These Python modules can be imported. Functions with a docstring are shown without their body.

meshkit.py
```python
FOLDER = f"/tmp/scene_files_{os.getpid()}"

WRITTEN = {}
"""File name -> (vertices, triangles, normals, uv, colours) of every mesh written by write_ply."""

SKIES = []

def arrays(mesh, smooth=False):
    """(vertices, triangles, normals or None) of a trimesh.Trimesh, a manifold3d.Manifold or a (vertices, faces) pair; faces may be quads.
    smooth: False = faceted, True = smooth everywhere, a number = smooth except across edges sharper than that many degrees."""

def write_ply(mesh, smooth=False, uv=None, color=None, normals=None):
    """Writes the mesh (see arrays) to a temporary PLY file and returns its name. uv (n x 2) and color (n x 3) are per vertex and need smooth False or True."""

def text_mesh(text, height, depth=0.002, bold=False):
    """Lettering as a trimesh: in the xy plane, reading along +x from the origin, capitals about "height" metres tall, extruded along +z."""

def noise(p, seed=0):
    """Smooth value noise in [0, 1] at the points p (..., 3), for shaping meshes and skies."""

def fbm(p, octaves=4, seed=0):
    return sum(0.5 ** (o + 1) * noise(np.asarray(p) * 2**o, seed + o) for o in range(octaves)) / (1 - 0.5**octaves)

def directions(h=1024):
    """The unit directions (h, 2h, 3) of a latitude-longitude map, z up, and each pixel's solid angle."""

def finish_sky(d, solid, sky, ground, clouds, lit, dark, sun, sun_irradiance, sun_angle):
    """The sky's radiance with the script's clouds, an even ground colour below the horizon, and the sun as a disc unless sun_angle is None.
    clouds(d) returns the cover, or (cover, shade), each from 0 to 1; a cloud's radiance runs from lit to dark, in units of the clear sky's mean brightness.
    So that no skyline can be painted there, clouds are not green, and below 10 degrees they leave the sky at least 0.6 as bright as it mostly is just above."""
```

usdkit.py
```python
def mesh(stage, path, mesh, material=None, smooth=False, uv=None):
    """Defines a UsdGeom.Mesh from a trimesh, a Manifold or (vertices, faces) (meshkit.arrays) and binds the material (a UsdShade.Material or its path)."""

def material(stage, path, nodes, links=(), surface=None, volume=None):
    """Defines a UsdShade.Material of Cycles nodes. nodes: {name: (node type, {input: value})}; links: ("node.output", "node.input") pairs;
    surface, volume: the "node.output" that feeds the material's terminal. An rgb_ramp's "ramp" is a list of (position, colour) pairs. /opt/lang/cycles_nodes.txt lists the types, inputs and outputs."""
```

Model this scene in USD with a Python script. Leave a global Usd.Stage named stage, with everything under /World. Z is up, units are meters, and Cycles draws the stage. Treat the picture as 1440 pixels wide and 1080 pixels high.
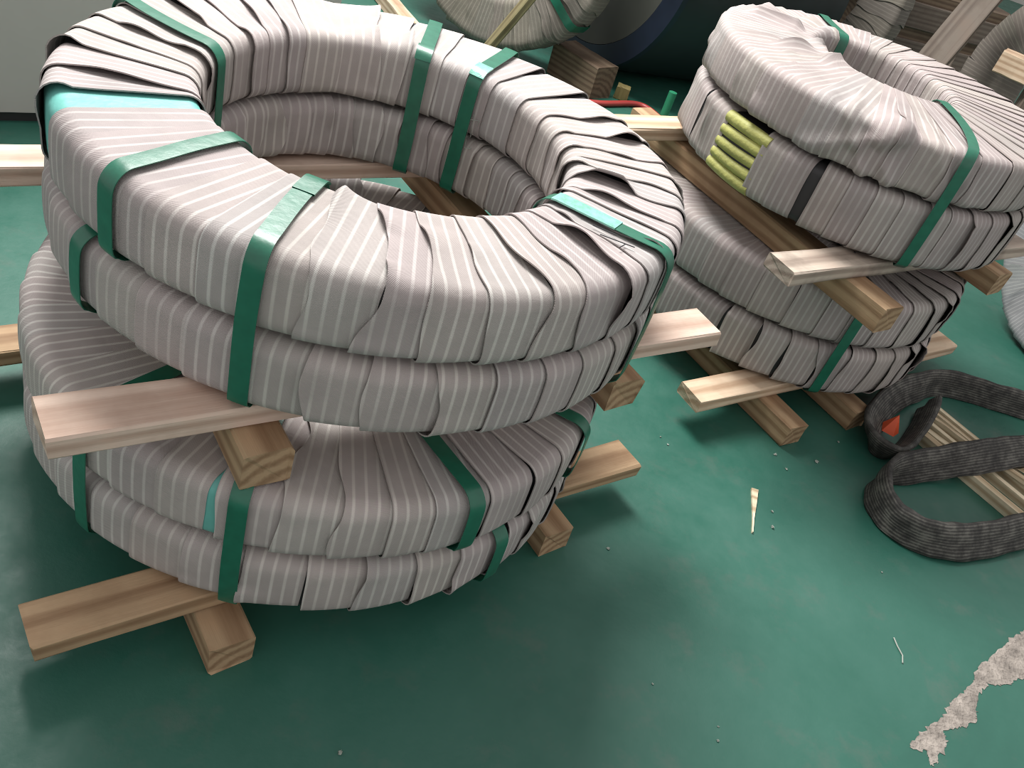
import math
import numpy as np, trimesh, usdkit, meshkit
from pxr import Usd, UsdGeom, UsdLux, UsdShade, Gf, Sdf

# ---------------------------------------------------------------- camera, light, exposure
stage = Usd.Stage.CreateInMemory()
UsdGeom.SetStageUpAxis(stage, UsdGeom.Tokens.z)
UsdGeom.SetStageMetersPerUnit(stage, 1.0)
stage.SetDefaultPrim(UsdGeom.Xform.Define(stage, '/World').GetPrim())
UsdGeom.Scope.Define(stage, '/World/Looks')

FPX, PITCH, ROLL, CAMH = 1250.0, 0.642, 0.354, 1.281
cam = UsdGeom.Camera.Define(stage, '/World/camera')
cam.CreateHorizontalApertureAttr(36.0); cam.CreateVerticalApertureAttr(27.0)
cam.CreateFocalLengthAttr(36.0 * FPX / 1440)
cam.CreateClippingRangeAttr(Gf.Vec2f(0.05, 60))
_fw = np.array([0, math.cos(PITCH), -math.sin(PITCH)]); _rt = np.array([1.0, 0, 0]); _up = np.cross(_rt, _fw)
_r2 = math.cos(ROLL) * _rt + math.sin(ROLL) * _up; _u2 = -math.sin(ROLL) * _rt + math.cos(ROLL) * _up
cam.AddTransformOp().Set(Gf.Matrix4d(*_r2, 0, *_u2, 0, *(-_fw), 0, 0, 0, CAMH, 1))
cam.CreateExposureAttr(0.5)

def rect_light(name, loc, target, w, h, power, color):
    L = UsdLux.RectLight.Define(stage, '/World/' + name)
    L.CreateWidthAttr(w); L.CreateHeightAttr(h); L.CreateIntensityAttr(power); L.CreateColorAttr(Gf.Vec3f(*color))
    z = np.array(loc, float) - np.array(target, float); z /= np.linalg.norm(z)
    x = np.cross([0, 1, 0.01], z); x /= np.linalg.norm(x); y = np.cross(z, x)
    L.AddTransformOp().Set(Gf.Matrix4d(*x, 0, *y, 0, *z, 0, *map(float, loc), 1))
    return L
rect_light('roof_skylight', (-1.25, 3.15, 3.5), (-0.2, 1.5, 0.3), 1.7, 1.3, 31.0, (1.0, 0.985, 0.96))
dome = UsdLux.DomeLight.Define(stage, '/World/dome'); dome.CreateIntensityAttr(0.165); dome.CreateColorAttr(Gf.Vec3f(1.0, 0.98, 0.97))

# ---------------------------------------------------------------- materials
def mat(name, nodes, links, surface='p.BSDF'):
    return usdkit.material(stage, '/World/Looks/' + name, nodes, links, surface=surface)
def plain(name, col, rough=0.6, spec=0.5, metallic=0.0, var=0.15, scale=6.0, bump=0.0, bscale=60.0):
    lo = tuple(c * (1 - var) for c in col); hi = tuple(c * (1 + var) for c in col)
    n = {'g': ('geometry', {}), 'n': ('noise_texture', {'scale': scale, 'detail': 6.0, 'roughness': 0.6}),
         'r': ('rgb_ramp', {'ramp': [(0.3, lo), (0.7, hi)]}),
         'p': ('principled_bsdf', {'roughness': rough, 'specular_ior_level': spec, 'metallic': metallic})}
    l = [('g.position', 'n.vector'), ('n.fac', 'r.fac'), ('r.color', 'p.base_color')]
    if bump:
        n['n2'] = ('noise_texture', {'scale': bscale, 'detail': 3.0}); n['b'] = ('bump', {'strength': bump, 'distance': 0.01})
        l += [('g.position', 'n2.vector'), ('n2.fac', 'b.height'), ('b.normal', 'p.normal')]
    return mat(name, n, l)

def wrap_mat(name, base, stripe, spacing, lo=0.86, hi=1.08, width=0.16, rough=0.7):
    """Woven plastic wrapping tape: pale lines run along the tape, fine weave across it."""
    n = {'a': ('attribute', {'attribute': 'st'}), 's': ('separate_xyz', {}),
         'm': ('math', {'math_type': 'multiply', 'value2': 1.0 / spacing}), 'f': ('math', {'math_type': 'fraction'}),
         'c': ('rgb_ramp', {'ramp': [(0.0, (0, 0, 0)), (0.5 - width, (0, 0, 0)), (0.5 - width * .45, (1, 1, 1)), (0.5 + width * .45, (1, 1, 1)), (0.5 + width, (0, 0, 0)), (1.0, (0, 0, 0))]}),
         'mx': ('mix', {'color1': base, 'color2': stripe}),
         'g': ('geometry', {}), 'n': ('noise_texture', {'scale': 9.0, 'detail': 5.0, 'roughness': 0.6}),
         'r': ('rgb_ramp', {'ramp': [(0.25, (lo * .97, lo * .98, lo * .98)), (0.75, (hi, hi, hi))]}),
         'mu': ('mix', {'mix_type': 'multiply', 'fac': 1.0}),
         'oi': ('object_info', {}), 'or': ('rgb_ramp', {'ramp': [(0.0, (0.90, 0.89, 0.90)), (0.35, (1.0, 0.965, 0.975)), (0.7, (1.0, 1.0, 0.965)), (1.0, (0.95, 0.975, 0.985))]}),
         'mu2': ('mix', {'mix_type': 'multiply', 'fac': 1.0}),
         'nf': ('noise_texture', {'scale': 7.0, 'detail': 3.0}), 'rf': ('rgb_ramp', {'ramp': [(0.3, (.3, .3, .3)), (0.62, (1, 1, 1))]}), 'fm': ('math', {'math_type': 'multiply'}),
         # weave relief
         'wx': ('math', {'math_type': 'multiply', 'value2': 2 * math.pi / 0.0022}), 'wy': ('math', {'math_type': 'multiply', 'value2': 2 * math.pi / 0.0022}),
         'sx': ('math', {'math_type': 'sine'}), 'sy': ('math', {'math_type': 'sine'}), 'sw': ('math', {'math_type': 'multiply'}),
         'n2': ('noise_texture', {'scale': 42.0, 'detail': 4.0, 'roughness': 0.6}), 'ad': ('math', {'math_type': 'multiply_add', 'value2': 0.12}),
         'b': ('bump', {'strength': 0.35, 'distance': 0.006}),
         'p': ('principled_bsdf', {'roughness': rough, 'specular_ior_level': 0.22})}
    l = [('a.vector', 's.vector'), ('s.x', 'm.value1'), ('m.value', 'f.value1'), ('f.value', 'c.fac'), ('c.color', 'fm.value1'), ('g.position', 'nf.vector'), ('nf.fac', 'rf.fac'), ('rf.color', 'fm.value2'), ('fm.value', 'mx.fac'),
         ('g.position', 'n.vector'), ('n.fac', 'r.fac'), ('mx.color', 'mu.color1'), ('r.color', 'mu.color2'),
         ('oi.random', 'or.fac'), ('mu.color', 'mu2.color1'), ('or.color', 'mu2.color2'), ('mu2.color', 'p.base_color'),
         ('s.x', 'wx.value1'), ('s.y', 'wy.value1'), ('wx.value', 'sx.value1'), ('wy.value', 'sy.value1'), ('sx.value', 'sw.value1'), ('sy.value', 'sw.value2'),
         ('g.position', 'n2.vector'), ('sw.value', 'ad.value1'), ('n2.fac', 'ad.value3'), ('ad.value', 'b.height'), ('b.normal', 'p.normal')]
    return mat(name, n, l)
M = {}
M['wrap'] = wrap_mat('woven_wrap', (0.405, 0.362, 0.350), (0.60, 0.565, 0.54), 0.0185)
M['wrap_right'] = wrap_mat('woven_wrap_lilac', (0.37, 0.325, 0.312), (0.52, 0.48, 0.46), 0.0165, width=.2)
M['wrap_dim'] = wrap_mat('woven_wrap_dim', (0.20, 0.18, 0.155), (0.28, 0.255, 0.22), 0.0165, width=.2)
M['wrap_grey'] = wrap_mat('woven_wrap_grey', (0.30, 0.30, 0.31), (0.42, 0.42, 0.42), 0.012, width=.2)
M['film'] = plain('turquoise_film', (0.135, 0.42, 0.375), 0.5, var=.12, scale=14, bump=.25, bscale=30)
M['kraft'] = plain('yellow_liner', (0.42, 0.42, 0.13), 0.6, var=.25, scale=16, bump=.3)
M['core_dark'] = plain('dark_core', (0.03, 0.028, 0.03), 0.5)
M['strap'] = plain('green_strap', (0.012, 0.125, 0.075), 0.36, spec=.6, var=.15, scale=40, bump=.06, bscale=60)
M['strap_film'] = plain('pale_green_seal', (0.22, 0.52, 0.42), 0.25, spec=.7, var=.3, scale=60, bump=.2, bscale=70)

def wood(name, light, dark, rough=0.7, rs=85.0, soil=(0.72, 0.66, 0.62)):
    """Sawn timber: growth rings about a pith lying off the plank, stretched along local x."""
    n = {'t': ('texture_coordinate', {}), 'mp': ('mapping', {'scale': (0.06, 1.0, 1.0), 'location': (0.0, 0.05, 0.07)}),
         'oi': ('object_info', {}), 'av': ('mix', {'mix_type': 'add', 'fac': 1.0}), 'sc': ('math', {'math_type': 'multiply', 'value2': 7.0}), 'cx': ('combine_xyz', {}),
         'n0': ('noise_texture', {'scale': 9.0, 'detail': 3.0}), 'w': ('wave_texture', {'wave_type': 'rings', 'rings_direction': 'x', 'scale': rs / 6.28, 'distortion': 3.0, 'detail': 2.0, 'detail_scale': 1.6}),
         'mp2': ('mapping', {'scale': (5.0, 130.0, 130.0)}), 'n1': ('noise_texture', {'scale': 1.0, 'detail': 4.0, 'roughness': .65}),
         'mf': ('math', {'math_type': 'multiply_add', 'value2': 0.55}), 'm1': ('math', {'math_type': 'multiply', 'value2': 0.55}),
         'r': ('rgb_ramp', {'ramp': [(0.18, dark), (0.5, tuple((a + b) / 2 for a, b in zip(light, dark))), (0.72, light)]}),
         'n3': ('noise_texture', {'scale': 7.0, 'detail': 4.0, 'roughness': .6}), 'r3': ('rgb_ramp', {'ramp': [(0.3, soil), (0.55, (1, 1, 1)), (0.75, (1.06, 0.98, 0.95))]}),
         'mu': ('mix', {'mix_type': 'multiply', 'fac': 0.85}),
         'b': ('bump', {'strength': 0.4, 'distance': 0.003}), 'p': ('principled_bsdf', {'roughness': rough, 'specular_ior_level': 0.3})}
    l = [('t.object', 'mp.vector'), ('oi.random', 'sc.value1'), ('sc.value', 'cx.x'), ('mp.vector', 'av.color1'), ('cx.vector', 'av.color2'), ('av.color', 'w.vector'),
         ('t.object', 'mp2.vector'), ('mp2.vector', 'n1.vector'), ('n1.fac', 'm1.value1'), ('w.fac', 'mf.value1'), ('m1.value', 'mf.value3'), ('mf.value', 'r.fac'),
         ('t.object', 'n3.vector'), ('n3.fac', 'r3.fac'), ('r.color', 'mu.color1'), ('r3.color', 'mu.color2'), ('mu.color', 'p.base_color'), ('n1.fac', 'b.height'), ('b.normal', 'p.normal')]
    return mat(name, n, l)
M['wood'] = wood('pale_pine', (0.66, 0.51, 0.37), (0.42, 0.28, 0.18))
M['wood_pink'] = wood('pinkish_pine', (0.66, 0.51, 0.42), (0.46, 0.32, 0.25))
M['wood_brown'] = wood('aged_timber', (0.42, 0.29, 0.175), (0.24, 0.145, 0.08))
M['wood_dirty'] = wood('dirty_pine', (0.50, 0.42, 0.35), (0.28, 0.22, 0.18), soil=(.34, .33, .33))
M['wood_slat'] = wood('slat_pine', (0.80, 0.70, 0.51), (0.46, 0.34, 0.21))

def floor_mat():
    n = {'g': ('geometry', {}), 'n1': ('noise_texture', {'scale': 2.2, 'detail': 8.0, 'roughness': .62, 'distortion': .4}),
         'r1': ('rgb_ramp', {'ramp': [(0.28, (0.016, 0.092, 0.066)), (0.46, (0.021, 0.108, 0.077)), (0.6, (0.030, 0.122, 0.09)), (0.78, (0.05, 0.142, 0.11))]}),
         'n2': ('noise_texture', {'scale': 5.5, 'detail': 7.0, 'roughness': .7}), 'r2': ('rgb_ramp', {'ramp': [(0.54, (0, 0, 0)), (0.78, (0.45, 0.45, 0.45))]}),
         'mx': ('mix', {'color2': (0.125, 0.12, 0.108)}),
         'n3': ('noise_texture', {'scale': 75.0, 'detail': 2.0}), 'r3': ('rgb_ramp', {'ramp': [(0.80, (0, 0, 0)), (0.83, (0.8, 0.8, 0.8))]}),
         'mx2': ('mix', {'color2': (0.30, 0.36, 0.32)}),
         'n4': ('noise_texture', {'scale': 14.0, 'detail': 6.0, 'roughness': .65}), 'r4': ('rgb_ramp', {'ramp': [(0.3, (0.38, 0.38, 0.38)), (0.7, (0.58, 0.58, 0.58))]}),
         'b': ('bump', {'strength': 0.12, 'distance': 0.01}), 'p': ('principled_bsdf', {'specular_ior_level': 0.55})}
    l = [('g.position', 'n1.vector'), ('n1.fac', 'r1.fac'), ('g.position', 'n2.vector'), ('n2.fac', 'r2.fac'), ('r2.color', 'mx.fac'), ('r1.color', 'mx.color1'),
         ('g.position', 'n3.vector'), ('n3.fac', 'r3.fac'), ('r3.color', 'mx2.fac'), ('mx.color', 'mx2.color1'), ('mx2.color', 'p.base_color'),
         ('g.position', 'n4.vector'), ('n4.fac', 'r4.fac'), ('r4.color', 'p.roughness'), ('n4.fac', 'b.height'), ('b.normal', 'p.normal')]
    return mat('green_floor_paint', n, l)
M['floor'] = floor_mat()
M['concrete'] = plain('bare_concrete', (0.30, 0.265, 0.235), 0.9, spec=.2, var=.45, scale=30, bump=.8, bscale=120)
M['wall'] = plain('grey_wall', (0.50, 0.475, 0.445), 0.6, var=.06, scale=2)
M['sling'] = mat('sling_webbing', {'a': ('attribute', {'attribute': 'st'}), 's': ('separate_xyz', {}), 'm': ('math', {'math_type': 'multiply', 'value2': 75.0}), 'si': ('math', {'math_type': 'sine'}),
    'g': ('geometry', {}), 'n': ('noise_texture', {'scale': 26.0, 'detail': 6.0, 'roughness': .7}), 'ad': ('math', {'math_type': 'multiply_add', 'value2': 0.10}),
    'r': ('rgb_ramp', {'ramp': [(0.3, (.022, .021, .020)), (0.5, (.055, .052, .048)), (0.68, (.14, .135, .12))]}), 'b': ('bump', {'strength': .5, 'distance': .004}), 'p': ('principled_bsdf', {'roughness': .75, 'specular_ior_level': .35})},
    [('a.vector', 's.vector'), ('s.x', 'm.value1'), ('m.value', 'si.value1'), ('si.value', 'ad.value1'), ('g.position', 'n.vector'), ('n.fac', 'ad.value3'), ('ad.value', 'r.fac'), ('r.color', 'p.base_color'), ('ad.value', 'b.height'), ('b.normal', 'p.normal')])
M['orange'] = plain('orange_tag', (0.75, 0.11, 0.04), 0.5)
M['hose'] = plain('red_hose', (0.33, 0.04, 0.035), 0.4)
M['steel_dark'] = plain('dark_steel', (0.010, 0.016, 0.017), 0.45, var=.3)
M['navy'] = plain('navy_film', (0.008, 0.013, 0.026), 0.4, var=.3)
M['panel'] = plain('olive_grey_disc', (0.042, 0.043, 0.036), 0.6)
M['post'] = plain('green_post', (0.02, 0.20, 0.10), 0.5)
M['cord'] = plain('red_cord', (0.5, 0.03, 0.05), 0.6)
M['block'] = wood('dusty_block', (0.17, 0.125, 0.085), (0.09, 0.06, 0.04))
M['block_yellow'] = plain('yellow_block', (0.20, 0.16, 0.06), 0.7)
M['dust'] = plain('pale_debris', (0.33, 0.36, 0.32), 0.8)
M['batten'] = wood('olive_batten', (0.22, 0.19, 0.10), (0.13, 0.105, 0.055))
M['grey_board'] = wood('grey_board', (0.17, 0.14, 0.115), (0.11, 0.085, 0.07))
M['ink'] = plain('ink', (0.02, 0.02, 0.025), 0.6)

# ---------------------------------------------------------------- helpers
_used = {}
def numbered(path):
    k = _used.get(path, -1) + 1; _used[path] = k
    return path if k == 0 else '%s_%03d' % (path, k)
def tag(p, label=None, cat=None, group=None, kind=None):
    p = p.GetPrim() if hasattr(p, 'GetPrim') else p
    for k, v in (('label', label), ('category', cat), ('group', group), ('kind', kind)):
        if v: p.SetCustomDataByKey(k, v)
    return p
def rotz(d):
    a = math.radians(d); return np.array([[math.cos(a), -math.sin(a), 0], [math.sin(a), math.cos(a), 0], [0, 0, 1.0]])
def setx(p, loc=(0, 0, 0), R=None):
    R = np.eye(3) if R is None else R
    UsdGeom.Xformable(p).AddTransformOp().Set(Gf.Matrix4d(*R[:, 0], 0, *R[:, 1], 0, *R[:, 2], 0, *map(float, loc), 1))
def thing(name, label, cat, loc=(0, 0, 0), R=None, group=None, kind=None):
    x = UsdGeom.Xform.Define(stage, numbered('/World/' + name)); setx(x, loc, R)
    return tag(x, label, cat, group, kind)
def obj(name, mesh, m, parent=None, smooth=False, uv=None, loc=None, R=None):
    path = numbered((str(parent.GetPath()) if parent else '/World') + '/' + name)
    p = usdkit.mesh(stage, path, mesh, M[m], smooth=smooth, uv=uv)
    if loc is not None: setx(p, loc, R)
    return p.GetPrim()

def beam(L, W, H, seed=0, ch=0.004, rough=0.0012):
    """A sawn plank along local x, centred in x and y, standing on z = 0, with eased edges and slightly uneven faces."""
    rng = np.random.default_rng(seed); w, h = W / 2, H
    sec = np.array([(-w + ch, 0), (w - ch, 0), (w, ch), (w, h - ch), (w - ch, h), (-w + ch, h), (-w, h - ch), (-w, ch)])
    n = 7; V = []
    for i, x in enumerate(np.linspace(-L / 2, L / 2, n)):
        j = rng.normal(0, rough, (8, 2)); j[0:2, 1] = 0
        e = sec + j
        e[:, 1] = np.clip(e[:, 1], 0, H)
        V += [(x + (rng.normal(0, .002) if i in (0, n - 1) else 0), a, b) for a, b in e]
    F = []
    for i in range(n - 1):
        for k in range(8):
            a, b = i * 8 + k, i * 8 + (k + 1) % 8
            F += [(a, a + 8, b + 8), (a, b + 8, b)]
    F += [(0, k, k + 1) for k in range(1, 7)]; o = (n - 1) * 8
    F += [(o, o + k + 1, o + k) for k in range(1, 7)]
    m = trimesh.Trimesh(V, F, process=False); trimesh.repair.fix_normals(m); return m

def tube(pts, r, n=10, closed=False):
    pts = np.asarray(pts, float)
    m = trimesh.creation.sweep_polygon(__import__('shapely').Point(0, 0).buffer(r, quad_segs=max(2, n // 4)), pts, engine='earcut')
    return m
def catmull(P, k=8, closed=False):
    P = np.asarray(P, float); out = []
    n = len(P); rng = range(n) if closed else range(n - 1)
    for i in rng:
        g = (lambda j: P[j % n]) if closed else (lambda j: P[min(max(j, 0), n - 1)])
        a, b, c, d = g(i - 1), g(i), g(i + 1), g(i + 2)
        for t in np.linspace(0, 1, k, endpoint=False):
            out.append(.5 * (2 * b + (c - a) * t + (2 * a - 5 * b + 4 * c - d) * t * t + (3 * b - a - 3 * c + d) * t ** 3))
    if not closed: out.append(P[-1])
    return np.array(out)

# ---------------------------------------------------------------- coils
class Ring:
    """Plan of a coil: outer and inner outline round (0,0), each a centre and two half-axes turned by an angle."""
    def __init__(s, R, r, ic=(0, 0), rx=None, ang=0.0):
        s.R, s.r, s.ic, s.rx, s.ang = R, r, np.array(ic, float), (rx or r), math.radians(ang)
    def inner(s, phi):
        c, k = np.cos(phi - s.ang), np.sin(phi - s.ang)
        x, y = s.rx * c, s.r * k
        return np.stack([s.ic[0] + x * math.cos(s.ang) - y * math.sin(s.ang), s.ic[1] + x * math.sin(s.ang) + y * math.cos(s.ang)], -1)
    def at(s, phi, q, z, off_r, off_z):
        """phi, q (0 inner .. 1 outer), z and outward offsets, arrays of one shape -> points"""
        o = np.stack([s.R * np.cos(phi), s.R * np.sin(phi)], -1); i = s.inner(phi)
        d = o - i; d /= np.linalg.norm(d, axis=-1, keepdims=True)
        p = i + (o - i) * q[..., None] + d * off_r[..., None]
        return np.concatenate([p, (z + off_z)[..., None]], -1)
def profile(D, h, rc, bulge, n, inset=0.010):
    """Closed cross-section (q, z, normal_r, normal_z, arc length), starting at the middle of the inner wall and running over the top to the outside."""
    import shapely
    a = shapely.box(inset + rc, inset + rc, D - inset - rc, h - inset - rc).buffer(rc, quad_segs=12).exterior
    c = np.array(a.coords)[:-1]
    if trimesh.path.util.is_ccw(np.vstack([c, c[:1]])): c = c[::-1]
    ring = shapely.LinearRing(c); s = np.linspace(0, ring.length, n); s0 = ring.project(shapely.Point(inset, h / 2)); so = s
    s = (s + s0) % ring.length
    p = np.array([ring.interpolate(x).coords[0] for x in s]); p[-1] = p[0]
    e = 1e-4
    t = np.array([np.array(ring.interpolate((x + e) % ring.length).coords[0]) - np.array(ring.interpolate((x - e) % ring.length).coords[0]) for x in s])
    t /= np.linalg.norm(t, axis=1, keepdims=True)
    nr, nz = -t[:, 1], t[:, 0]
    mid = 1 - (2 * p[:, 1] / h - 1) ** 2
    x = p[:, 0] + bulge * mid * np.where(p[:, 0] > D / 2, 1, -.4)
    return x / D, p[:, 1], nr, nz, so

def wave(rng, n, amp, kmax=5):
    t = np.linspace(0, 2 * math.pi, n); w = np.zeros(n)
    for k in range(1, kmax + 1):
        w += rng.normal(0, 1 / k ** .6) * np.sin(k * t + rng.uniform(0, 6.3))
    return amp * w

def coil(name, label, loc, ring, h, strips, group, m='wrap', core='core_dark', width=0.094, seed=0, lift=0.006, crumple=0.0015, fold=None, R=None, rc=0.019, bulge=0.004, nv=110, under=False, nu=11, tight=(), film_at=None, rev=(999, 0), edge=.0065, cat='wrapped coil'):
    """strips: list of start angles (degrees), in order, each tape lying over the one before it; a tuple (angle, width) sets that tape's own width."""
    t = thing(name, label, cat, loc, R, group)
    D = ring.R - ring.r
    q, z, nr, nz, s = profile(D, h, rc, bulge, nv)
    rho = ring.r + q * D
    rng = np.random.default_rng(seed)
    # core
    ph = np.linspace(0, 2 * math.pi, 97)
    P = ring.at(np.broadcast_to(ph[:, None], (97, nv)).copy(), np.broadcast_to(q, (97, nv)), np.broadcast_to(z, (97, nv)), np.broadcast_to(nr * -.001, (97, nv)), np.broadcast_to(nz * -.001, (97, nv)))
    obj('core', grid(P), core, t, smooth=True)
    for k, st in enumerate(strips):
        st = st if isinstance(st, tuple) else (st, width)
        a0, w = st[:2]
        rr = np.full(nv, ring.R) if len(st) > 2 else rho          # a tape cut to a wedge keeps its angle towards the hole
        u = np.linspace(0, 1, nu) ** 1.5; flip = rev[0] <= a0 <= rev[1]
        if flip: u = 1 - u[::-1]
        is_tight = any(lo <= a0 <= hi for lo, hi in tight)
        e0 = wave(rng, nv, edge * (.12 if is_tight else 1)); e1 = wave(rng, nv, .002); sk = rng.normal(0, .002)
        lf = np.clip(wave(rng, nv, 1.0, 5) - .1, 0, 1.8) * lift * (.03 if is_tight else 1)
        if flip: lf = np.minimum(lf * .6, .008)
        lf *= np.clip(nz + .8, 0, 1)          # nothing lifts underneath, where the coil bears down
        X = u[:, None] * (w + e1 - e0)[None, :] + e0[None, :] + sk
        phi = math.radians(a0) + X / rr[None, :]
        uu = u[:, None] if not flip else 1 - u[:, None]      # 0 at the free lip
        base = .0012 + .0058 * (1 - uu) * min(1, w / .1)
        cr = meshkit.fbm(np.stack([np.cos(phi) * rho * 9 + seed, np.sin(phi) * rho * 9, np.broadcast_to(z * 9, phi.shape)], -1).reshape(-1, 3)).reshape(phi.shape)
        off = base + lf[None, :] * np.exp(-uu * w / .02) + np.clip(cr, -1, 1) * crumple * np.clip(nz + .9, 0, 1)[None, :]
        if not is_tight:      # the free end of the tape below sinks in towards the lip that covers it
            off = off - .0012 * uu ** 2
        if fold is not None: off = off + fold(phi, q[None, :], z[None, :])
        off = np.maximum(off, .0006 + .0022 * (1 - uu))
        off = np.where((nz < -.5)[None, :] | ((nz > .5)[None, :] & under), np.minimum(off, .0096), off)
        B = lambda a: np.broadcast_to(a[None, :], phi.shape)
        P = ring.at(phi, B(q), B(z), off * B(nr), off * B(nz))
        # the tape's own thickness, seen along its free edge
        e = -1 if flip else 0
        o2 = np.maximum(off[e] - .0022, .0003); L0 = ring.at(phi[e], q, z, o2 * nr, o2 * nz)
        v1, f1 = grid(P); v2, f2 = grid(np.stack([L0, P[e]]))
        uv = np.concatenate([np.stack([X + (seed % 5) * .003, B(s)], -1).reshape(-1, 2), np.stack([np.full(2 * nv, .0005), np.tile(s, 2)], -1)])
        obj('wrap_strip', (np.concatenate([v1, v2]), np.concatenate([f1, f2 + len(v1)])), m, t, smooth=True, uv=uv)
    if film_at:
        ph = np.radians(np.linspace(film_at[0], film_at[1], 9)); o = np.full((9, nv), .0008)
        P = ring.at(np.broadcast_to(ph[:, None], (9, nv)).copy(), np.broadcast_to(q, (9, nv)), np.broadcast_to(z, (9, nv)), o * nr, o * nz)
        tag(obj('film_lining', grid(P), 'film', t, smooth=True), 'turquoise film showing through the gap')
    return t
def grid(P):
    a, b = P.shape[:2]; i = np.arange(a * b).reshape(a, b)
    f = np.stack([i[:-1, :-1], i[1:, :-1], i[1:, 1:], i[:-1, 1:]], -1).reshape(-1, 4)
    return P.reshape(-1, 3), f

def strap(label, loc, ring, h, phi0, phi_out=None, m='strap', hw=.0138, seal=None, rc=.026, bulge=.004, over=.0025, group=None, seed=0, R=None, zmin=0.0, seam=None):
    """A band round a coil's section (or round a pair's) at angle phi0 on the inside, phi_out on the outside."""
    t = thing('strapping_band', label, 'strap', loc, R, group)
    D = ring.R - ring.r; n = 120
    q, z, nr, nz, s = profile(D, h, rc, bulge, n, inset=.0)
    phi_out = phi0 if phi_out is None else phi_out
    rng = np.random.default_rng(seed + 77)
    ph = np.radians(phi0 + (phi_out - phi0) * np.clip(q, 0, 1))
    rho = ring.r + q * D
    wob = wave(rng, n, .0008)
    rows = []
    for j, (du, o) in enumerate(((-hw, 0), (-hw, .0013), (-hw * .4, .0016), (hw * .4, .0016), (hw, .0013), (hw, 0))):
        p = ph + (du + wob) / rho; off = np.full(n, over + o)
        off = np.where(nz < -.5, np.minimum(off, .0 + o), off)
        P = ring.at(p, q, z, off * nr, np.where(nz < -.5, np.maximum(off * nz, -.0005) , off * nz))
        rows.append(P)
    obj('band', grid(np.array(rows + rows[:1])), m, t, smooth=30)
    if seal:
        a, b, mm = seal
        sel = (s / s[-1] >= a) & (s / s[-1] <= b); rows = []
        for du, o in ((-hw * 1.12, 0), (-hw * 1.12, .0028), (hw * 1.12, .0028), (hw * 1.12, 0)):
            p = ph + (du + wob + .001) / rho; off = over + o
            rows.append(ring.at(p, q, z, off * nr, off * nz)[sel])
        obj('seal', grid(np.array(rows + rows[:1])), mm, t, smooth=30)
    return t

# ---------------------------------------------------------------- setting
fl = obj('floor', trimesh.creation.box((16, 16, .1)).apply_translation((1, 5, -.05)), 'floor'); tag(fl, 'green painted workshop floor with scuffs and grey dust', 'floor', kind='structure')
pts = catmull(np.array([(1.40, 1.66), (1.261, 1.517), (1.202, 1.452), (1.123, 1.362), (1.076, 1.288), (1.035, 1.238), (1.004, 1.192), (0.958, 1.143), (0.918, 1.089), (0.949, 1.086), (0.958, 1.061), (0.977, 1.09), (0.996, 1.127), (0.996, 1.15), (1.037, 1.174), (1.078, 1.214), (1.086, 1.25), (1.118, 1.306), (1.162, 1.324), (1.22, 1.366), (1.38, 1.47)]), 10, True)
rng = np.random.default_rng(3); import shapely
pts = pts + meshkit.noise(np.c_[pts * 60, 0 * pts[:, 0]])[:, None] * .008 + rng.normal(0, .0025, pts.shape)
pg = shapely.Polygon(pts).buffer(0); pg = max(getattr(pg, 'geoms', [pg]), key=lambda g: g.area)
cp = trimesh.creation.extrude_polygon(pg, .0012, engine='earcut'); obj('bare_concrete', cp, 'concrete', fl)

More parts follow.
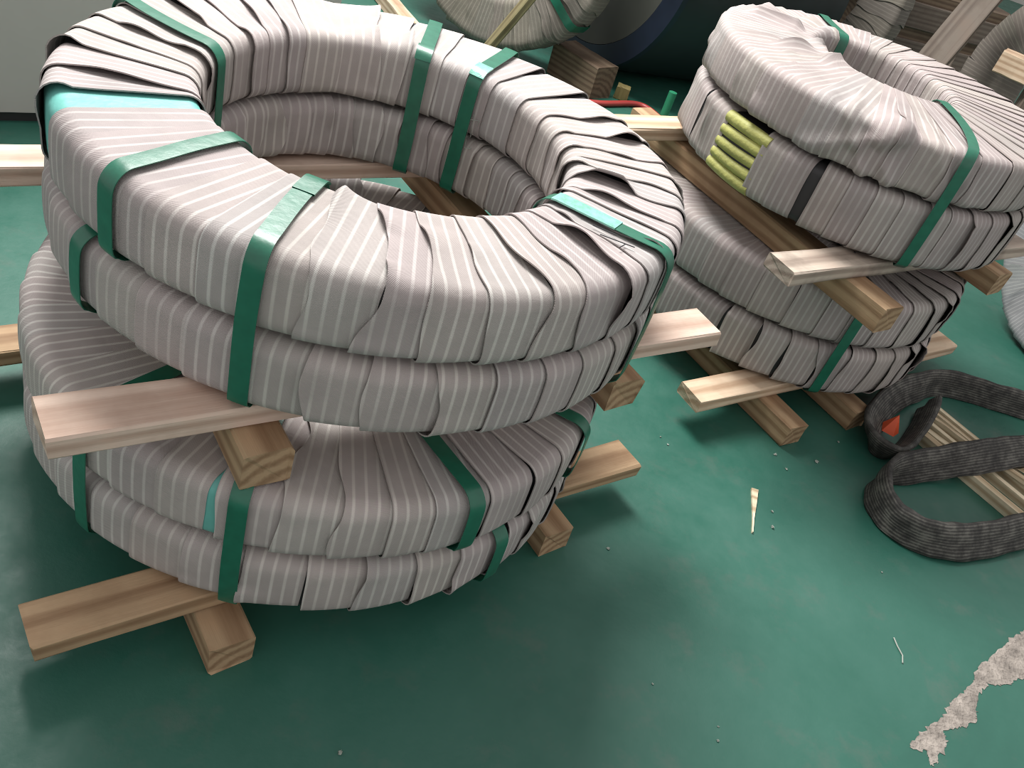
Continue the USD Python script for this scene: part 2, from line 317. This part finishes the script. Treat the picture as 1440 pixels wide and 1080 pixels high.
OR = 44.5   # the way the skids lie
wl = thing('wall_left', 'low grey painted partition wall behind the left coils', 'wall', (-2.3, 1.26, 0), rotz(44.5), kind='structure')
obj('panel', trimesh.creation.box((2.0, .12, .97)).apply_translation((1.0, .06, .515)), 'wall', wl)
obj('kick_strip', trimesh.creation.box((2.0, .11, .03)).apply_translation((1.0, .067, .015)), 'core_dark', wl)
wb = obj('wall_back', trimesh.creation.box((16, .2, 5)).apply_translation((1, 12.6, 2.5)), 'wall'); tag(wb, 'grey far wall of the workshop', 'wall', kind='structure')

# ---------------------------------------------------------------- left stack
HS, PT, RT_ = .100, .036, .064       # skid height, plank, runner
CH = .127
CL, CU = np.array([-.347, 1.301]), np.array([-.327, 1.346])
ring_l = Ring(.505, .290)

def skid(label, group, c, z, ang=OR, L=1.16, gap=.32, ro=.32, pw=.082, rw=.07, rl=.84, mats=('wood', 'wood_brown'), shift=0, seed=0, roff=0, rh=RT_, ph=PT, runners=None):
    """Two cross planks nailed on two runners; local x runs along the planks."""
    t = thing('wooden_skid', label, 'skid', (c[0], c[1], z), rotz(ang), group)
    for i, (y, ln) in enumerate(runners or ((-ro, rl), (ro, rl))):
        obj('runner', beam(ln, rw, rh, seed + i), mats[1], t, loc=(y, roff, 0), R=rotz(90 + (i - .5)))
    for i, y in enumerate((-gap, gap)):
        obj('plank', beam(L, pw, ph, seed + 5 + i), mats[0] if not isinstance(mats[0], tuple) else mats[0][i], t, loc=(shift, y, rh), R=rotz((i - .5) * .6))
    for i, (x, y) in enumerate([(a, b) for a in (-ro, ro) for b in (-gap, gap)]):
        nail = trimesh.creation.cylinder(.003, .002, sections=8).apply_translation((x + .015, y + .01, HS + .0005)); obj('nail_head', nail, 'core_dark', t)
    return t
skid('lower left wooden skid on the floor under the bottom pair of coils', None, CL, 0, seed=10, ang=46.3, mats=('wood_brown', 'wood_brown'), rl=.86)
zl = HS
A0 = np.arange(-180, 180, 9.2)
def ring_strips(lo, hi, step, seed, jit=1.0):
    r = np.random.default_rng(seed); a = lo; out = []
    while a < hi: out.append(a); a += step + r.normal(0, jit)
    return out
G = None
coil('wrapped_coil', 'bottom coil of the left stack, resting on the lower left skid', (CL[0], CL[1], zl), ring_l, CH, ring_strips(-170, 184, 9.6, 1), G, seed=11, under=True, tight=((-170, -95),))
coil('wrapped_coil', 'second coil from the floor in the left stack, half hidden under the middle skid', (CL[0], CL[1], zl + CH), ring_l, CH, [-170, -161, -152, -143, -134, -125, -116] + [-106.5, (-97, .072)] + ring_strips(-87.5, 181, 9.6, 2), G, seed=12, under=True, tight=((-170, -95), (-60, 10)), film_at=(-92, -84))
zu = zl + 2 * CH
skid('middle wooden skid of the left stack, between its two pairs of coils', None, CU, zu, seed=20, mats=('wood_pink', 'wood_brown'), rl=.82)
zt = zu + HS
coil('wrapped_coil', 'third coil from the floor in the left stack, resting on the middle skid', (CU[0], CU[1], zt), ring_l, CH, ring_strips(-172, 183, 9.3, 3, .5), G, seed=13, under=True, tight=((-172, -90), (-60, 10)))
top_strips = ring_strips(-134, -100, 8.8, 4, .3) + [-98, -91, -84, -75.2, -66, -57, -47.5, -39.5, -31, -24, -17.5, -11, -4, 3, 10, 17, 24, 33, 44] + [57, 70, 80, 92, 104, 113] + ring_strips(122, 206, 8.8, 5, 1.6)
top_strips = [a for a in top_strips if a < 203] + [(207.3, .10, 1)]
topc = coil('wrapped_coil', 'topmost coil of the left stack, with a turquoise gap in its wrapping', (CU[0], CU[1], zt + CH), ring_l, CH, top_strips, G, seed=14, tight=((-134, -86), (55, 95)), lift=.011, film_at=(-146, -128), width=.096, rev=(118, 215))

mk = []
for q0, q1, a0, a1 in ((.55, .78, -24.5, -21.8), (.72, .72, -24.8, -22.4), (.45, .62, -22.6, -21.2)):
    a = np.radians([a0, a1]); r = .29 + .215 * np.array([q0, q1]); mk.append(tube(np.c_[r * np.cos(a), r * np.sin(a), [CH + .0016] * 2], .0008, 8))
tag(obj('ink_mark', trimesh.util.concatenate(mk), 'ink', topc), 'small pen strokes beside the shiny strap')
zig = [(75, .02), (75.5, -.035), (73.2, -.005), (72.4, -.05), (70.5, -.012), (74.5, -.018), (73.5, -.075), (70.8, -.07)]
tag(obj('thread', tube(np.array([(.2875 * math.cos(math.radians(a)), .2875 * math.sin(math.radians(a)), z + .06) for a, z in zig]), .0011, 8), 'dust', topc), 'pale loose thread on the inner wall')
# straps of the left stack
def P2(c, z): return (c[0], c[1], z)
strap('green strap on the topmost left coil, nearest below the turquoise gap', P2(CU, zt + CH), ring_l, CH, -117.2, -114.2, seed=1)
strap('green strap down the front of the upper left pair, ending above the skid plank', P2(CU, zt), ring_l, 2 * CH, -92, -90, seal=(.13, .21, 'strap'), seed=2)
strap('green strap with a shiny pale seal on the right side of the topmost left coil', P2(CU, zt), ring_l, 2 * CH, -20, -16.5, seal=(.145, .27, 'strap_film'), seed=3)
strap('green strap over the far left of the topmost coil, running into its hole', P2(CU, zt), ring_l, 2 * CH, 183, 174, seed=4)
strap('green strap down the far inner wall of the upper left pair, with a glossy fold', P2(CU, zt), ring_l, 2 * CH, 97.5, 98.5, seal=(.125, .17, 'strap'), seed=5)
strap('green strap on the inner wall of the upper left pair, beside the scribbled mark', P2(CU, zt), ring_l, 2 * CH, 77, 79.5, seal=(.13, .185, 'strap_film'), seed=6)
strap('green strap round only the third left coil, on its far left side', P2(CU, zt), ring_l, CH, -122, -122, seed=7)
strap('green strap on the front of the lower left pair, under the runner end', P2(CL, zl), ring_l, 2 * CH, -84.5, -83.5, seed=8)
strap('green strap on the second left coil, right of the front', P2(CL, zl + CH), ring_l, CH, -46.5, -44.5, seed=9)
strap('short green strap on the bottom left coil, at its front right', P2(CL, zl), ring_l, CH, -34.5, -34, seed=10)
strap('green strap at the right end of the second left coil, by the pale plank end', P2(CL, zl + CH), ring_l, CH, -11, -11, seed=11)
strap('dark green strap on the far left of the lower left pair, behind the plank', P2(CL, zl), ring_l, 2 * CH, -113, -112.5, seed=12)

# ---------------------------------------------------------------- right stack
CQ, CR = np.array([.600, 2.430]), np.array([.620, 2.390])
ring_q, ring_r = Ring(.47, .24), Ring(.450, .15, ic=(-.01, .08), rx=.19, ang=-40)
HQ = .152
skid('right wooden skid on the floor under the lower right coils', None, CQ, 0, seed=30, L=1.14, ro=.30, mats=('wood', 'wood_brown'), runners=((-.30, .95), (-.04, .96), (.27, .74)))
coil('wrapped_coil', 'bottom coil of the right stack, resting on the floor skid', (CQ[0], CQ[1], HS), ring_q, HQ, ring_strips(-170, 184, 9.6, 6), G, m='wrap_right', width=.088, seed=15, under=True, lift=.012, tight=((-170, -110),))
coil('wrapped_coil', 'second coil from the floor in the right stack, under the raised skid', (CQ[0], CQ[1], HS + HQ), ring_q, HQ, ring_strips(-170, 184, 9.6, 7), G, m='wrap_right', width=.088, seed=16, under=True, lift=.007, tight=((-170, -60),))
zq = HS + 2 * HQ
skid('raised wooden skid of the right stack, between its two pairs of coils', None, CR, zq, seed=40, L=1.02, shift=-.04, ro=.30, mats=(('wood_dirty', 'wood'), 'wood_brown'), runners=((-.30, .95), (.27, .84)))
zr = zq + HS
HR1, HR2 = .165, .13
r3 = ring_strips(-146, 184, 9.2, 8)
torn = coil('wrapped_coil', 'third coil from the floor in the right stack, its wrapping torn open over yellow rolls', (CR[0], CR[1], zr), ring_r, HR1, [-238, -229, -220, -211, (-202, .068), (-193, .066), (-184, .060), (-175.5, .062), (-167.5, .058), (-159.8, .062), (-152, .07)] + [(-128, .09), (-119.6, .068)] + ring_strips(-107.5, 122, 9.2, 8), G, m='wrap_right', width=.082, core='core_dark', seed=17, lift=.010, tight=((-130, -60),), under=True)
def folds(phi, q, z):
    a = np.degrees((phi + math.pi) % (2 * math.pi) - math.pi)
    g = np.exp(-((a + 95) / 22) ** 2) * np.clip((q - .55) / .3, 0, 1)
    ridge = np.exp(-((a + 103 - 230 * (z - .075)) / 4.5) ** 2) * np.exp(-((a + 100) / 20) ** 2) * np.clip((q - .7) / .2, 0, 1)
    dent = np.exp(-((a + 95 - 230 * (z - .075)) / 6.0) ** 2) * np.exp(-((a + 96) / 20) ** 2) * np.clip((q - .7) / .2, 0, 1)
    return g * .010 * np.sin(a * .55 + z * 38 + 1.5 * np.sin(z * 30 + a * .2)) + .014 * ridge - .008 * dent
coil('wrapped_coil', 'topmost coil of the right stack, with a narrow pinched hole and creased wrapping', (CR[0], CR[1], zr + HR1), ring_r, HR2, ring_strips(-180, 174, 8.6, 9), G, m='wrap_right', width=.082, seed=18, lift=.012, rc=.012, tight=((-132, 118),), fold=folds, crumple=.003)
for i, zz in enumerate((.026, .054, .083, .112, .140)):
    a = np.radians(np.linspace(-145, -126.3, 14)); rr = .450 - .0165
    pth = np.c_[rr * np.cos(a), rr * np.sin(a), zz + .002 * np.sin(a * 9 + i)]
    obj('liner_roll', tube(pth, .0155, 12), 'kraft', torn, smooth=40)
strap('green strap down the front of the upper right pair of coils', P2(CR, zr), ring_r, HR1 + HR2, -55, -75, seed=21)
strap('green strap sunk into the far side of the pinched hole of the topmost right coil', P2(CR, zr), ring_r, HR1 + HR2, 115, 110, seed=22)
strap('green strap down the front of the lower right pair of coils', P2(CQ, HS), ring_q, 2 * HQ, -70, -74, seed=23)

# ---------------------------------------------------------------- lifting slings, slats and scraps on the floor
def webbing(name, label, cat, runs, w, th, group=None, m='sling'):
    """Flat woven bands: each run is a list of (x, y, z of the band's middle, lean) with lean 0 = standing on edge, 90 = lying flat."""
    t = thing(name, label, cat)
    for nm, pts, closed in runs:
        c = catmull(np.array(pts, float), 9, closed); P = c[:, :3]; lean = np.radians(c[:, 3])
        T = np.gradient(P, axis=0); T /= np.linalg.norm(T, axis=1, keepdims=True)
        side = np.cross(T, [0, 0, 1.0]); side /= np.linalg.norm(side, axis=1, keepdims=True); up = np.cross(side, T)
        A = np.cos(lean)[:, None] * up + np.sin(lean)[:, None] * side; B = np.cross(T, A)
        k = np.arange(len(P)); rows = []
        sec = [(-.5, -.5), (-.38, -.8), (-.15, -.45), (.12, -.75), (.36, -.5), (.5, -.35), (.5, .35), (.36, .55), (.12, .8), (-.15, .5), (-.38, .8), (-.5, .5)]
        for a, b in sec + sec[:1]:
            wob = .02 * np.sin(k * .7 + a * 9) + .03 * np.sin(k * .31 + b * 5)
            q = P + A * ((a * (1 + wob)) * w)[:, None] + B * (b * th * (1 + 3 * wob))[:, None]
            q[:, 2] = np.maximum(q[:, 2], .0012)
            rows.append(q)
        G = np.array(rows); uv = np.stack(np.broadcast_arrays(np.array([a for a, b in sec + sec[:1]])[:, None], np.linspace(0, 1, len(P))[None, :]), -1).reshape(-1, 2)
        obj(nm, grid(G), m, t, smooth=True, uv=uv)
    return t
s1 = webbing('lifting_sling', 'black webbing sling curving across the floor with an eye holding an orange scrap', 'sling', [
    ('band', [(1.74, 2.46, .036, 5), (1.60, 2.48, .036, 8), (1.488, 2.465, .036, 14), (1.392, 2.452, .036, 12), (1.298, 2.44, .037, 10), (1.199, 2.405, .04, 14), (1.119, 2.33, .045, 24), (1.03, 2.22, .05, 40), (.962, 2.10, .048, 44), (.935, 2.02, .040, 40), (.950, 1.968, .034, 30), (.995, 1.965, .030, 30), (1.045, 2.03, .034, 24), (1.10, 2.14, .042, 18), (1.14, 2.25, .046, 14)], False)], .088, .016)
obj('orange_scrap', trimesh.creation.cone(.028, .055, sections=5).apply_translation((1.00, 2.07, .03)), 'orange', s1)
webbing('lifting_sling', 'black webbing sling looped nearest the camera, lying over the wooden slats', 'sling', [
    ('band', [(1.56, 2.215, .045, 40), (1.46, 2.185, .062, 50), (1.375, 2.14, .07, 60), (1.29, 2.08, .07, 50), (1.209, 2.025, .066, 38), (1.119, 1.972, .05, 30), (1.02, 1.908, .042, 22), (.96, 1.86, .04, 4), (.93, 1.80, .04, -6), (.925, 1.735, .04, -10), (.95, 1.685, .038, -6), (1.0, 1.660, .042, -8), (1.06, 1.664, .042, -22), (1.13, 1.694, .040, -32), (1.226, 1.755, .040, -34), (1.318, 1.826, .042, -30), (1.421, 1.915, .042, -24), (1.53, 2.02, .042, -20)], False)], .09, .017)

def slat(label, a, b, z, w, h, seed, m='wood_slat'):
    a, b = np.array(a, float), np.array(b, float); d = b - a; L = np.linalg.norm(d); c = (a + b) / 2
    p = obj('timber_offcut', beam(L, w, h, seed, ch=.001, rough=.0006), m, None, loc=(c[0], c[1], z), R=rotz(math.degrees(math.atan2(d[1], d[0]))))
    tag(p, label, 'slat', 'thin slats under the slings')
slat('thick brown edged slat, lowest left of the slats under the slings', (1.09, 2.133), (1.385, 1.862), 0, .024, .034, 61)
slat('short pale slat beside the thick brown edged one, under both slings', (1.125, 2.155), (1.235, 2.075), .0, .022, .026, 62)
slat('pale slat in the middle of the bundle, second from the thick one', (1.14, 2.20), (1.43, 1.94), .0, .016, .026, 63)
slat('thin reddish slat between the pale slats of the bundle', (1.165, 2.22), (1.33, 2.095), .0, .012, .03, 64)
slat('long pale slat near the right of the bundle', (1.165, 2.257), (1.43, 2.015), .0, .014, .03, 65)
slat('rightmost long slat of the bundle, its far end under the upper sling', (1.19, 2.288), (1.46, 2.035), .0, .016, .026, 66)
slat('slanted slat at the frame edge, crossing out from under the near sling', (1.26, 2.125), (1.50, 1.975), .032, .015, .014, 67)
slat('outermost slat at the frame edge, nearly parallel to the near sling', (1.30, 2.155), (1.53, 2.035), .032, .015, .014, 68)
sv = trimesh.creation.extrude_polygon(shapely.Polygon([(-.009, .072), (.008, .074), (.006, .03), (.002, -.03), (.0015, -.075), (-.001, -.076), (-.002, -.02), (-.006, .03)]), .006, engine='earcut')
p = obj('wood_splinter', sv, 'wood_slat', None, loc=(.617, 1.578, 0), R=rotz(-3)); tag(p, 'pale pointed wood splinter lying alone on the green floor', 'splinter')
rng = np.random.default_rng(8)
for i, (x, y, r) in enumerate([(.546, .983, .004), (.546, .955, .005), (.42, 1.02, .004), (.924, 1.531, .004), (.663, 1.598, .006), (.678, 1.816, .007), (.705, 1.774, .007), (.662, 1.545, .008), (.79, 1.85, .009), (.38, 1.72, .005), (.40, 1.70, .005), (.30, 1.30, .006), (-.05, .70, .007), (.86, 1.97, .006)]):
    k = trimesh.creation.icosphere(subdivisions=1, radius=r * .45); k.vertices *= (1, rng.uniform(.5, 1), .3); k.vertices += rng.normal(0, r * .15, k.vertices.shape); k.apply_translation((0, 0, -k.vertices[:, 2].min()))
    tag(obj('pale_crumb', k, 'dust', None, loc=(x, y, 0), R=rotz(rng.uniform(0, 180))), 'tiny pale crumb of dirt on the green floor', 'crumb', 'pale crumbs on the floor')
tag(obj('thread', tube([(.925, 1.345, .002), (.93, 1.325, .002), (.938, 1.305, .002), (.935, 1.285, .002)], .0015, 8), 'dust'), 'short white thread on the floor near the bare concrete', 'thread')

# ---------------------------------------------------------------- things standing behind
def axes(n):
    n = np.array(n, float); n /= np.linalg.norm(n); x = np.cross([0, 0, 1.0], n); x /= np.linalg.norm(x)
    return np.column_stack([x, np.cross(n, x), n])
def on_edge(c, n, R):
    """base and turn of a coil standing on its rim: c = plan position of the middle of its front face"""
    A = axes(n); return (c[0], c[1], R * math.hypot(A[2, 0], A[2, 1]) + .002), A
def standing_coil(label, c, n, R, r, h, m, seed, step=8.5, strapsat=(), lift=.005, core='core_dark', lo=-180, hi=174):
    loc, A = on_edge(c, n, R); ring = Ring(R, r)
    loc = np.array(loc) - A[:, 2] * h; loc[2] = max(loc[2], R * math.hypot(A[2, 0], A[2, 1]) + .012)
    t = coil('wrapped_coil', label, loc, ring, h, ring_strips(lo, hi, step, seed), 'x', m=m, core=core, seed=seed, lift=lift, nv=60, nu=7, R=A)
    t.ClearCustomDataByKey('group')
    return t, loc, A, ring
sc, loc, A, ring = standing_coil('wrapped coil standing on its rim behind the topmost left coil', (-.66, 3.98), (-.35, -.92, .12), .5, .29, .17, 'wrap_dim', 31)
a = np.array((-.60, 3.62, .0)); b = np.array((-.40, 3.80, .62))
def pole(name, label, cat, a, b, w, h, m, seed, parent=None):
    a, b = np.array(a, float), np.array(b, float); x = b - a; L = np.linalg.norm(x); x /= L
    y = np.cross([0.02, -.03, 1.0] if abs(x[2]) < .95 else [0, 1.0, 0], x); y /= np.linalg.norm(y); z = np.cross(x, y)
    p = obj(name, beam(L, w, h, seed), m, parent, loc=(a + b) / 2, R=np.column_stack([x, y, z]))
    if parent is None: tag(p, label, cat)
    return p
pole('leaning_batten', 'yellowish batten leaning in front of the coil standing on its rim', 'batten', (-.60, 3.72, .005), (-.35, 3.78, .56), .075, .03, 'batten', 71)
strap('green strap over the rim of the coil standing behind the topmost left coil', loc, ring, .17, -33, -33, R=A, hw=.018, seed=41)
pole('timber_beam', 'orange tinted beam on the floor behind the topmost left coil', 'beam', (-1.35, 4.35, 0), (-.86, 3.70, 0), .07, .06, 'wood', 72)
# big dark coil
dc, dA = on_edge((-.27, 4.30), (-.72, -.69, .05), .56)
t = thing('steel_coil', 'large dark coil with a navy rim standing between the two stacks', 'steel coil', dc, dA)
obj('barrel', trimesh.creation.cylinder(.555, 1.0, sections=96).apply_translation((0, 0, -.52)), 'steel_dark', t, smooth=40)
obj('rim_band', trimesh.creation.annulus(.46, .56, .03, sections=96).apply_translation((0, 0, -.015)), 'navy', t, smooth=40)
obj('face_disc', trimesh.creation.cylinder(.458, .02, sections=64).apply_translation((0, 0, -.012)), 'panel', t, smooth=40)
pole('timber_block', 'dusty brown timber block wedged under the large dark coil', 'block', (-.30, 4.03, 0), (-.08, 3.88, 0), .14, .14, 'block', 73)
pole('wedge', 'small yellow block on the floor by the large dark coil', 'block', (-.02, 3.98, 0), (.04, 3.98, 0), .05, .06, 'block_yellow', 74)
tag(obj('green_post', trimesh.creation.cylinder(.018, .13, sections=20).apply_translation((.215, 3.9, .065)), 'post', smooth=40), 'short green post on the floor between the two stacks', 'post')
tag(obj('air_hose', tube(catmull([(-.35, 3.35, .013), (-.2, 3.66, .013), (-.05, 3.80, .014), (.1, 3.95, .014), (.21, 3.86, .014), (.275, 3.7, .013), (.33, 3.4, .013), (.40, 3.0, .013)], 8), .0125, 14), 'hose', smooth=60), 'red air hose arched on the floor between the two stacks', 'hose')
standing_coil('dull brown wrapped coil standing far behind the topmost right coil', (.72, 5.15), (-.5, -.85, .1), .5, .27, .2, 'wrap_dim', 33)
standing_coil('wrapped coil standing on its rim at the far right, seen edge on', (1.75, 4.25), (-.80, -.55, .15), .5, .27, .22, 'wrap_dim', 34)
standing_coil('grey wrapped coil standing low beside the right stack at the frame edge', (1.61, 2.9), (-.92, -.38, 0), .36, .2, .25, 'wrap_grey', 35)
pole('leaning_board', 'dark grey board leaning among the coils at the back right', 'board', (1.10, 4.2, 0), (1.38, 4.45, .95), .14, .03, 'grey_board', 75)
st = thing('timber_stand', 'timber stand with a thick arm before the far right coil', 'stand', (0, 0, 0))
pole('arm', '', '', (1.46, 4.21, .59), (1.68, 4.11, .59), .09, .09, 'wood', 76, st); pole('leg', '', '', (1.645, 4.125, 0), (1.645, 4.126, .592), .07, .07, 'grey_board', 80, st)

pole('leaning_batten', 'first of two pale battens leaning beside the far right coil', 'batten', (1.27, 4.25, .0), (1.41, 4.92, .85), .035, .03, 'grey_board', 77)
pole('leaning_batten', 'second pale batten, closest to the far right coil', 'batten', (1.325, 4.25, .0), (1.465, 4.95, .85), .03, .03, 'grey_board', 78)
cb = thing('crate', 'dark wooden crate far behind the raised right stack', 'crate', (1.42, 5.75, 0), rotz(25))
obj('crate_body', trimesh.creation.box((1.0, .5, .62)).apply_translation((0, 0, .31)), 'block', cb)
for i, zz in enumerate((.06, .25, .44)): obj('crate_slat', beam(1.02, .02, .13, 90 + i), 'grey_board', cb, loc=(0, -.26, zz))
pole('timber_beam', 'dull beam lying on top of the dark crate', 'beam', (1.05, 5.45, .625), (1.75, 5.78, .625), .10, .09, 'grey_board', 79)
tag(obj('red_cord', tube(catmull([(1.33, 4.44, .62), (1.335, 4.44, .70), (1.315, 4.50, .80), (1.32, 4.52, .95), (1.32, 4.53, 1.3)], 8), .008, 10), 'cord', smooth=60), 'red cord hanging beside the battens at the back right', 'cord')
